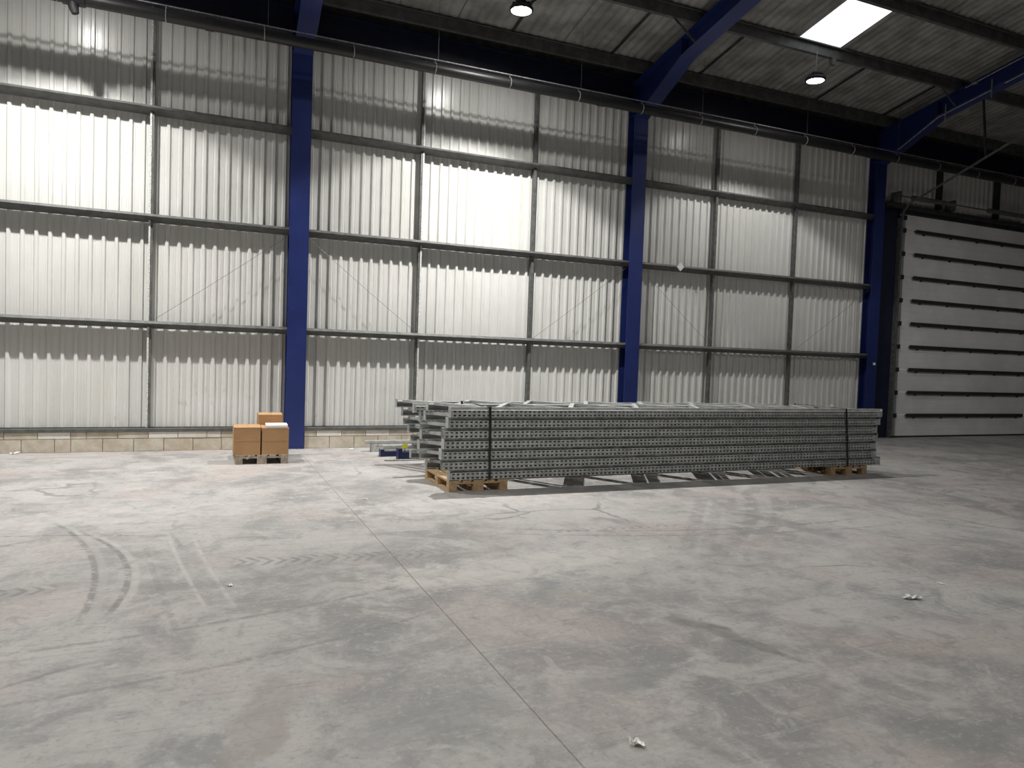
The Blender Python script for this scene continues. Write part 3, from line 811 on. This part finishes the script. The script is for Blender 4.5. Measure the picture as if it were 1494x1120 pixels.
carton(.762, 1.118, 10.53, 10.92, PB, .498, 'cardboard box at front right of the pallet, under a white sheet', .0)
carton(.74, 1.07, 10.95, 11.33, PB, .645, 'taller cardboard box at the back of the pallet', .3)
fs = empty('foam_sheet', (.96, 10.62, .515), 'white foam sheet lying on the front right cardboard box', 'foam sheet')
MB().bar((.96, 10.535, .521), (.96, 10.74, .535), .285, .030).build('sheet', M['foam'], fs)

# ---------------------------------------------------------------- loose beams behind the stacks
def beam(x0, x1, y, z0, hh, dd, mat, label, cm, conn=True):
    root = empty('rack_beam', (x0, y, z0), label, 'beam', 'loose racking beams on the floor')
    MB().box(x0+.006, x1, y-dd/2, y+dd/2, z0, z0+hh).box(x0+.006, x1, y-dd/2-.006, y-dd/2, z0+hh*.25, z0+hh*.75).build('box_section', mat, root)
    if conn:
        MB().box(x0, x0+.006, y-dd/2-.02, y+dd/2+.02, z0, z0+hh*1.5).box(x0, x0+.06, y-dd/2-.012, y-dd/2-.007, z0, z0+hh*1.5).build('end_connector', cm, root)
    return root
beam(2.70, 5.4, 10.62, 0, .115, .10, M['bluebeam'], 'blue racking beam with a yellow tag beside the rear stack', M['bluebeam'])
beam(2.52, 5.2, 11.00, 0, .075, .09, M['bluebeam'], 'dark blue racking beam second from the wall on the floor', M['bluebeam'])
beam(2.56, 5.2, 11.01, .116, .055, .11, M['rackb'], 'grey racking beam resting on the dark blue beam', M['rack'], False)
beam(2.50, 5.2, 11.55, .0, .085, .10, M['rack'], 'grey racking beam on the floor nearest the block wall', M['rack'])
beam(2.40, 4.9, 11.56, .1285, .05, .10, M['rackb'], 'pale grey racking beam lying on top nearest the block wall', M['rack'], False)
tag(MB().tube([(2.48, 10.50, .012), (5.0, 10.50, .012)], .011, 8).build('steel_rod', M['galv_light'], org=(2.48, 10.50, 0)), 'thin steel rod lying on the floor beside the blue beam', 'rod')
yt = empty('yellow_tag', (2.80, 10.57, .116), 'yellow tag standing on the blue racking beam', 'tag')
MB().box(2.765, 2.845, 10.575, 10.58, .1735, .25).box(2.765, 2.845, 10.58, 10.64, .1735, .178).build('plate', M['yellow'], yt)
MB().box(2.80, 2.81, 10.581, 10.59, .116, .175).build('post', M['dark'], yt)

# ---------------------------------------------------------------- scraps of paper on the floor
def scrap(x, y, sx, sy, ang, seed, label, hh=.03):
    r = random.Random(seed); mb = MB(); n = 7
    ca, sa = math.cos(ang), math.sin(ang)
    for i in range(n):
        for j in range(n):
            u, v = i/(n-1)*2-1, j/(n-1)*2-1
            k = 1 - .38*abs(v)*r.random() - .25*r.random()*abs(u)
            px_, py_ = u*sx*k + r.uniform(-.1, .1)*sx, v*sy*k*(1-.5*u*u*r.random()) + r.uniform(-.1, .1)*sy
            z = .002 + hh*r.random()*(1 if (i in (0, n-1) or j in (0, n-1)) else .6)
            mb.v.append((x + px_*ca - py_*sa, y + px_*sa + py_*ca, z))
    for i in range(n-1):
        for j in range(n-1):
            if (i, j) in ((0, 0), (n-2, n-2), (0, n-2)) and seed % 2: continue
            mb.f.append((i*n+j, (i+1)*n+j, (i+1)*n+j+1, i*n+j+1))
    zmin = min(v[2] for v in mb.v)
    mb.v = [(a, b, c-zmin+.0005) for a, b, c in mb.v]
    return tag(mb.build('paper_scrap', M['paper'], org=(x, y, 0)), label, 'paper')
scrap(1.685, 2.50, .026, .042, .5, 3, 'crumpled white paper scrap near the bottom edge of the picture', .035)
scrap(4.60, 3.50, .075, .035, -.5, 5, 'largest crumpled white paper scrap on the floor at right', .03)
scrap(5.15, 3.685, .03, .018, -.8, 8, 'small white scrap behind the large one at right', .012)
scrap(.19, 5.14, .025, .018, -.4, 11, 'small white scrap on the tyre marks at left', .015)
scrap(1.64, 7.80, .03, .02, .2, 12, 'small pale scrap on the floor joint before the pallet', .01)
scrap(2.24, 11.86, .04, .03, .2, 13, 'white scrap at the foot of the block wall by the loose beams', .02)
scrap(-2.42, 12.02, .07, .03, .1, 14, 'pale scrap against the block wall at far left', .04)
